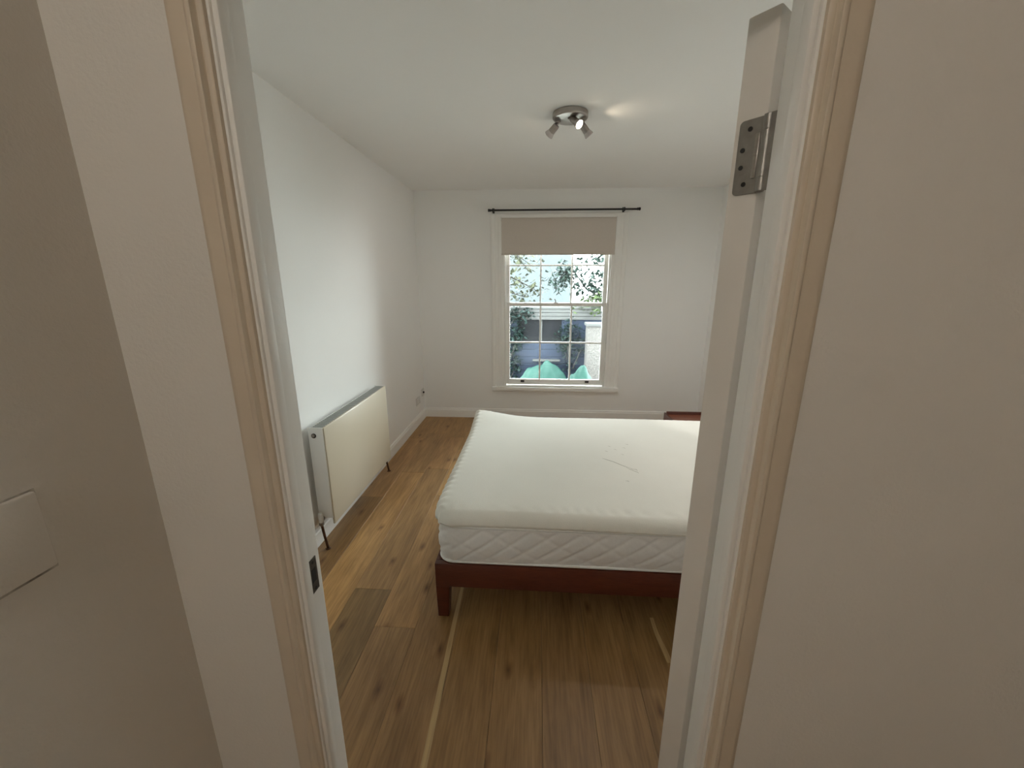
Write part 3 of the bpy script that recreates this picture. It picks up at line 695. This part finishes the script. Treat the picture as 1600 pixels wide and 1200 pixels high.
# ---------------------------------------------------------------- garden beyond the window
GZ = -0.34
struct(box('garden_ground', -9, 9, YB + .20, 22, GZ - .2, GZ, 'paving'), 'paved garden outside the window', 'ground')
sh = thing('garden_shed', 'blue-grey shed with weathered fascia boards and a dark window in the garden', 'shed', (.2, 7.9, GZ))
SX0, SX1, SY0, SY1 = -.78, 1.25, 7.60, 8.05
for i in range(6):
    za = GZ + (0.50 - GZ) * i / 6; box('wall_board', SX0, SX1, SY0, SY0 + .03, za + .004, GZ + (0.50 - GZ) * (i + 1) / 6, 'slate', sh, .004)
for xa, xb in ((SX0, -.36), (.48, SX1)): box('wall_board', xa, xb, SY0, SY0 + .03, .504, .93, 'slate', sh, .004)
box('window_pane', -.36, .48, SY0 + .03, SY0 + .035, .50, .93, 'shedin', sh)
box('window_post', .075, .115, SY0 - .004, SY0 + .03, .50, .93, 'weather', sh, .003)
box('shelf', -.06, .46, SY0 - .12, SY0, .150, .178, 'weather', sh, .004)
for i in range(3): box('fascia_board', SX0 - .1, SX1 + .1, SY0 - .05, SY0 - .01, .932 + .066 * i, .932 + .066 * i + .060, 'weather', sh, .004)
box('roof', SX0 - .12, SX1 + .12, SY0 - .06, SY1, 1.128, 1.165, 'weather', sh, .006)
for xa in (SX0, SX1 - .03): box('end_wall', xa, xa + .03, SY0 + .03, SY1, GZ, 1.128, 'slate', sh)
box('rear_wall', SX0, SX1, SY1 - .03, SY1, GZ, 1.128, 'slate', sh)
# pebbledashed pillar
pl = thing('garden_pillar', 'pale pebbledash pillar at the right of the shed', 'pillar', (1.06, 7.2, GZ))
box('shaft', .90, 1.20, 7.05, 7.35, GZ, .86, 'pebble', pl, .01, 2); box('cap', .875, 1.225, 7.025, 7.375, .86, .915, 'weather', pl, .012, 2)
# teal tarpaulins over heaps
def tarp(label, cx, cy, rx, ry, h, seed, peaks):
    rn = random.Random(seed); bm = bmesh.new(); n = 34; G = []
    for j in range(n + 1):
        row = []
        for i in range(n + 1):
            u, v = -1 + 2 * i / n, -1 + 2 * j / n
            z = 0
            for (pu, pv, ph_, w) in peaks: z = max(z, ph_ * max(0, 1 - (abs((u - pu) / w) ** 1.5 + abs((v - pv) / w) ** 1.5)) ** .62)
            fold = .018 * math.sin(9 * u + 5 * v + seed) + .012 * math.sin(17 * u - 11 * v)
            zz = max(.006, h * z + fold * (z > .02))
            row.append(bm.verts.new((cx + u * rx + .01 * math.sin(7 * v), cy + v * ry + .01 * math.sin(9 * u), GZ + zz)))
        G.append(row)
    for j in range(n):
        for i in range(n): bm.faces.new((G[j][i], G[j][i+1], G[j+1][i+1], G[j+1][i]))
    o = fin('tarpaulin', bm, 'tarp', None, smooth=True)
    md = o.modifiers.new('thickness', 'SOLIDIFY'); md.thickness = .004; md.offset = -1
    tag(o, label, 'tarpaulin', 'teal covers in the garden')
tarp('larger teal tarpaulin heaped below the shed window', .15, 7.14, .46, .32, .57, 1, [(-.22, 0, .86, .95), (.18, 0, .98, .85), (.62, .05, .55, .5)])
tarp('smaller teal tarpaulin heap beside the pebbledash pillar', .70, 6.60, .275, .20, .60, 4, [(.28, 0, 1.0, .9), (-.35, .05, .72, .7)])
# foliage
def leaves(name, mat, parent, centers, size, rn, n):
    V = []; F = []
    for _ in range(n):
        c, sp = rn.choice(centers); p = Vector([c[k] + rn.gauss(0, sp[k]) for k in range(3)])
        d = Vector((rn.gauss(0, 1), rn.gauss(0, 1), rn.gauss(-.3, .7))).normalized(); u, v = frame_axes(d)
        L = size * rn.uniform(.6, 1.3); w = L * .34; b = len(V)
        V += [p, p + d * L * .5 + u * w + v * w * .25, p + d * L, p + d * L * .5 - u * w + v * w * .25]
        F += [(b, b + 1, b + 2), (b, b + 2, b + 3)]
    me = bpy.data.meshes.new(name); me.from_pydata([tuple(v) for v in V], [], F); me.update()
    o = link(name, me, mat, parent); o['kind'] = 'stuff'
    return o
def plant(name, label, cat, base, stems, mat, size, n, seed, spread, group=None):
    """stems: list of polylines (world); leaves gather along the outer part of each stem"""
    rn = random.Random(seed); t_ = thing(name, label, cat, base, 0, group); cs = []
    for st in stems:
        st = [Vector(p) for p in st]; k = len(st)
        tube('branch', st, [max(.006, .03 * (1 - i / k)) * (1 if k > 3 else .5) for i in range(k)], 'bark', t_, 6)
        for i in range(max(1, k // 3), k - 1):
            for q in range(5): cs.append((st[i].lerp(st[i+1], q / 4), spread))
        cs.append((st[-1], spread))
    leaves('foliage', mat, t_, cs, size, rn, n)
    return t_
# ivy climbing the shed, left and right of its window
plant('ivy', 'dark ivy climbing over the left end of the shed', 'ivy', (-.62, 7.5, GZ),
      [[(-.62, 7.5, GZ), (-.6, 7.5, .1), (-.55, 7.5, .5), (-.5, 7.48, .9), (-.42, 7.47, 1.12)], [(-.6, 7.5, .0), (-.45, 7.5, .3), (-.36, 7.48, .55), (-.34, 7.48, .72)], [(-.55, 7.5, GZ), (-.44, 7.5, -.1), (-.38, 7.48, .15)], [(-.6, 7.5, .7), (-.4, 7.47, .95), (-.15, 7.47, 1.08)]],
      'leafdark', .075, 900, 5, (.07, .04, .08))
plant('ivy', 'dark ivy hanging down the shed front between window and pillar', 'ivy', (.62, 7.5, GZ),
      [[(.66, 7.5, GZ), (.64, 7.5, .1), (.60, 7.5, .5), (.62, 7.48, .85)], [(.7, 7.5, .0), (.85, 7.5, .4), (.80, 7.48, .72)], [(.6, 7.5, .2), (.52, 7.5, .45), (.50, 7.48, .66)]],
      'leafdark', .07, 480, 6, (.07, .03, .08))
plant('lime_shrub', 'bright lime-green shrub spilling over the shed roof at the right', 'shrub', (.98, 8.6, GZ),
      [[(1.6, 9.4, GZ), (1.5, 9.3, .6), (1.3, 8.6, 1.3), (.95, 7.9, 1.28), (.80, 7.5, 1.20)], [(1.5, 9.3, .5), (1.5, 8.6, 1.35), (1.25, 7.7, 1.28), (1.12, 7.45, 1.16)]],
      'leaflime', .085, 520, 8, (.10, .10, .05))
# trees
plant('tree', 'darker green tree with arching leafy branches at the right of the upper panes', 'tree', (2.6, 9.2, GZ),
      [[(2.6, 9.2, GZ), (2.5, 9.2, 1.2), (2.3, 9.1, 2.2), (1.9, 8.9, 2.9), (1.6, 8.8, 3.2)],
       [(2.4, 9.1, 1.9), (1.9, 8.9, 2.25), (1.45, 8.7, 2.25), (1.15, 8.6, 2.05)],
       [(2.45, 9.1, 1.5), (1.9, 8.8, 1.75), (1.4, 8.6, 1.78), (1.05, 8.5, 1.62)],
       [(2.5, 9.2, 1.0), (1.9, 8.9, 1.15), (1.4, 8.7, 1.25), (1.0, 8.5, 1.5), (.72, 8.4, 1.86), (.55, 8.4, 1.80), (.42, 8.4, 1.62)],
       [(2.5, 9.2, 1.2), (1.8, 8.8, 1.35), (1.35, 8.6, 1.38)]],
      'leafmid', .12, 1900, 11, (.13, .13, .10))
plant('tree', 'pale yellow-green tree with drooping branches at the left of the upper panes', 'tree', (-2.0, 8.8, GZ),
      [[(-2.0, 8.8, GZ), (-1.9, 8.8, 1.4), (-1.6, 8.7, 2.4), (-1.1, 8.6, 2.9)],
       [(-1.9, 8.8, 1.5), (-1.2, 8.6, 2.2), (-.7, 8.5, 2.25), (-.35, 8.4, 2.10), (-.12, 8.4, 1.95)],
       [(-1.9, 8.8, 1.2), (-1.1, 8.6, 1.75), (-.6, 8.5, 1.75), (-.25, 8.4, 1.58), (.05, 8.4, 1.42)],
       [(-1.95, 8.8, 1.0), (-1.1, 8.6, 1.35), (-.6, 8.5, 1.42), (-.25, 8.4, 1.32)]],
      'leafpale', .12, 640, 12, (.11, .12, .07))
# neighbouring house, pale render and sloping roof
nh = thing('neighbour_house', 'pale rendered house end with a sloping roof far behind the trees', 'house', (-2.0, 15, GZ))
bm = bmesh.new(); prof = [(-6.0, GZ), (1.15, GZ), (1.15, 3.6), (-2.4, 7.0), (-6.0, 3.6)]
A = [bm.verts.new((x, 14, z)) for x, z in prof]; B = [bm.verts.new((x, 20, z)) for x, z in prof]
bm.faces.new(A); bm.faces.new(B)
for i in range(len(prof)): bm.faces.new((A[i], A[(i+1) % len(prof)], B[(i+1) % len(prof)], B[i]))
fin('gable_wall', bm, 'render', nh)
for (xa, za), (xb, zb) in (((-2.4, 7.02), (1.30, 3.48)), ((-6.15, 3.48), (-2.4, 7.02))):
    bm = bmesh.new(); vs = []
    for y in (13.85, 20.1):
        for (x, z) in ((xa, za), (xb, zb), (xb, zb + .12), (xa, za + .12)): vs.append(bm.verts.new((x, y, z)))
    for f in ((0, 1, 2, 3), (4, 5, 6, 7), (0, 1, 5, 4), (1, 2, 6, 5), (2, 3, 7, 6), (3, 0, 4, 7)): bm.faces.new([vs[i] for i in f])
    fin('roof_slope', bm, 'roof', nh)
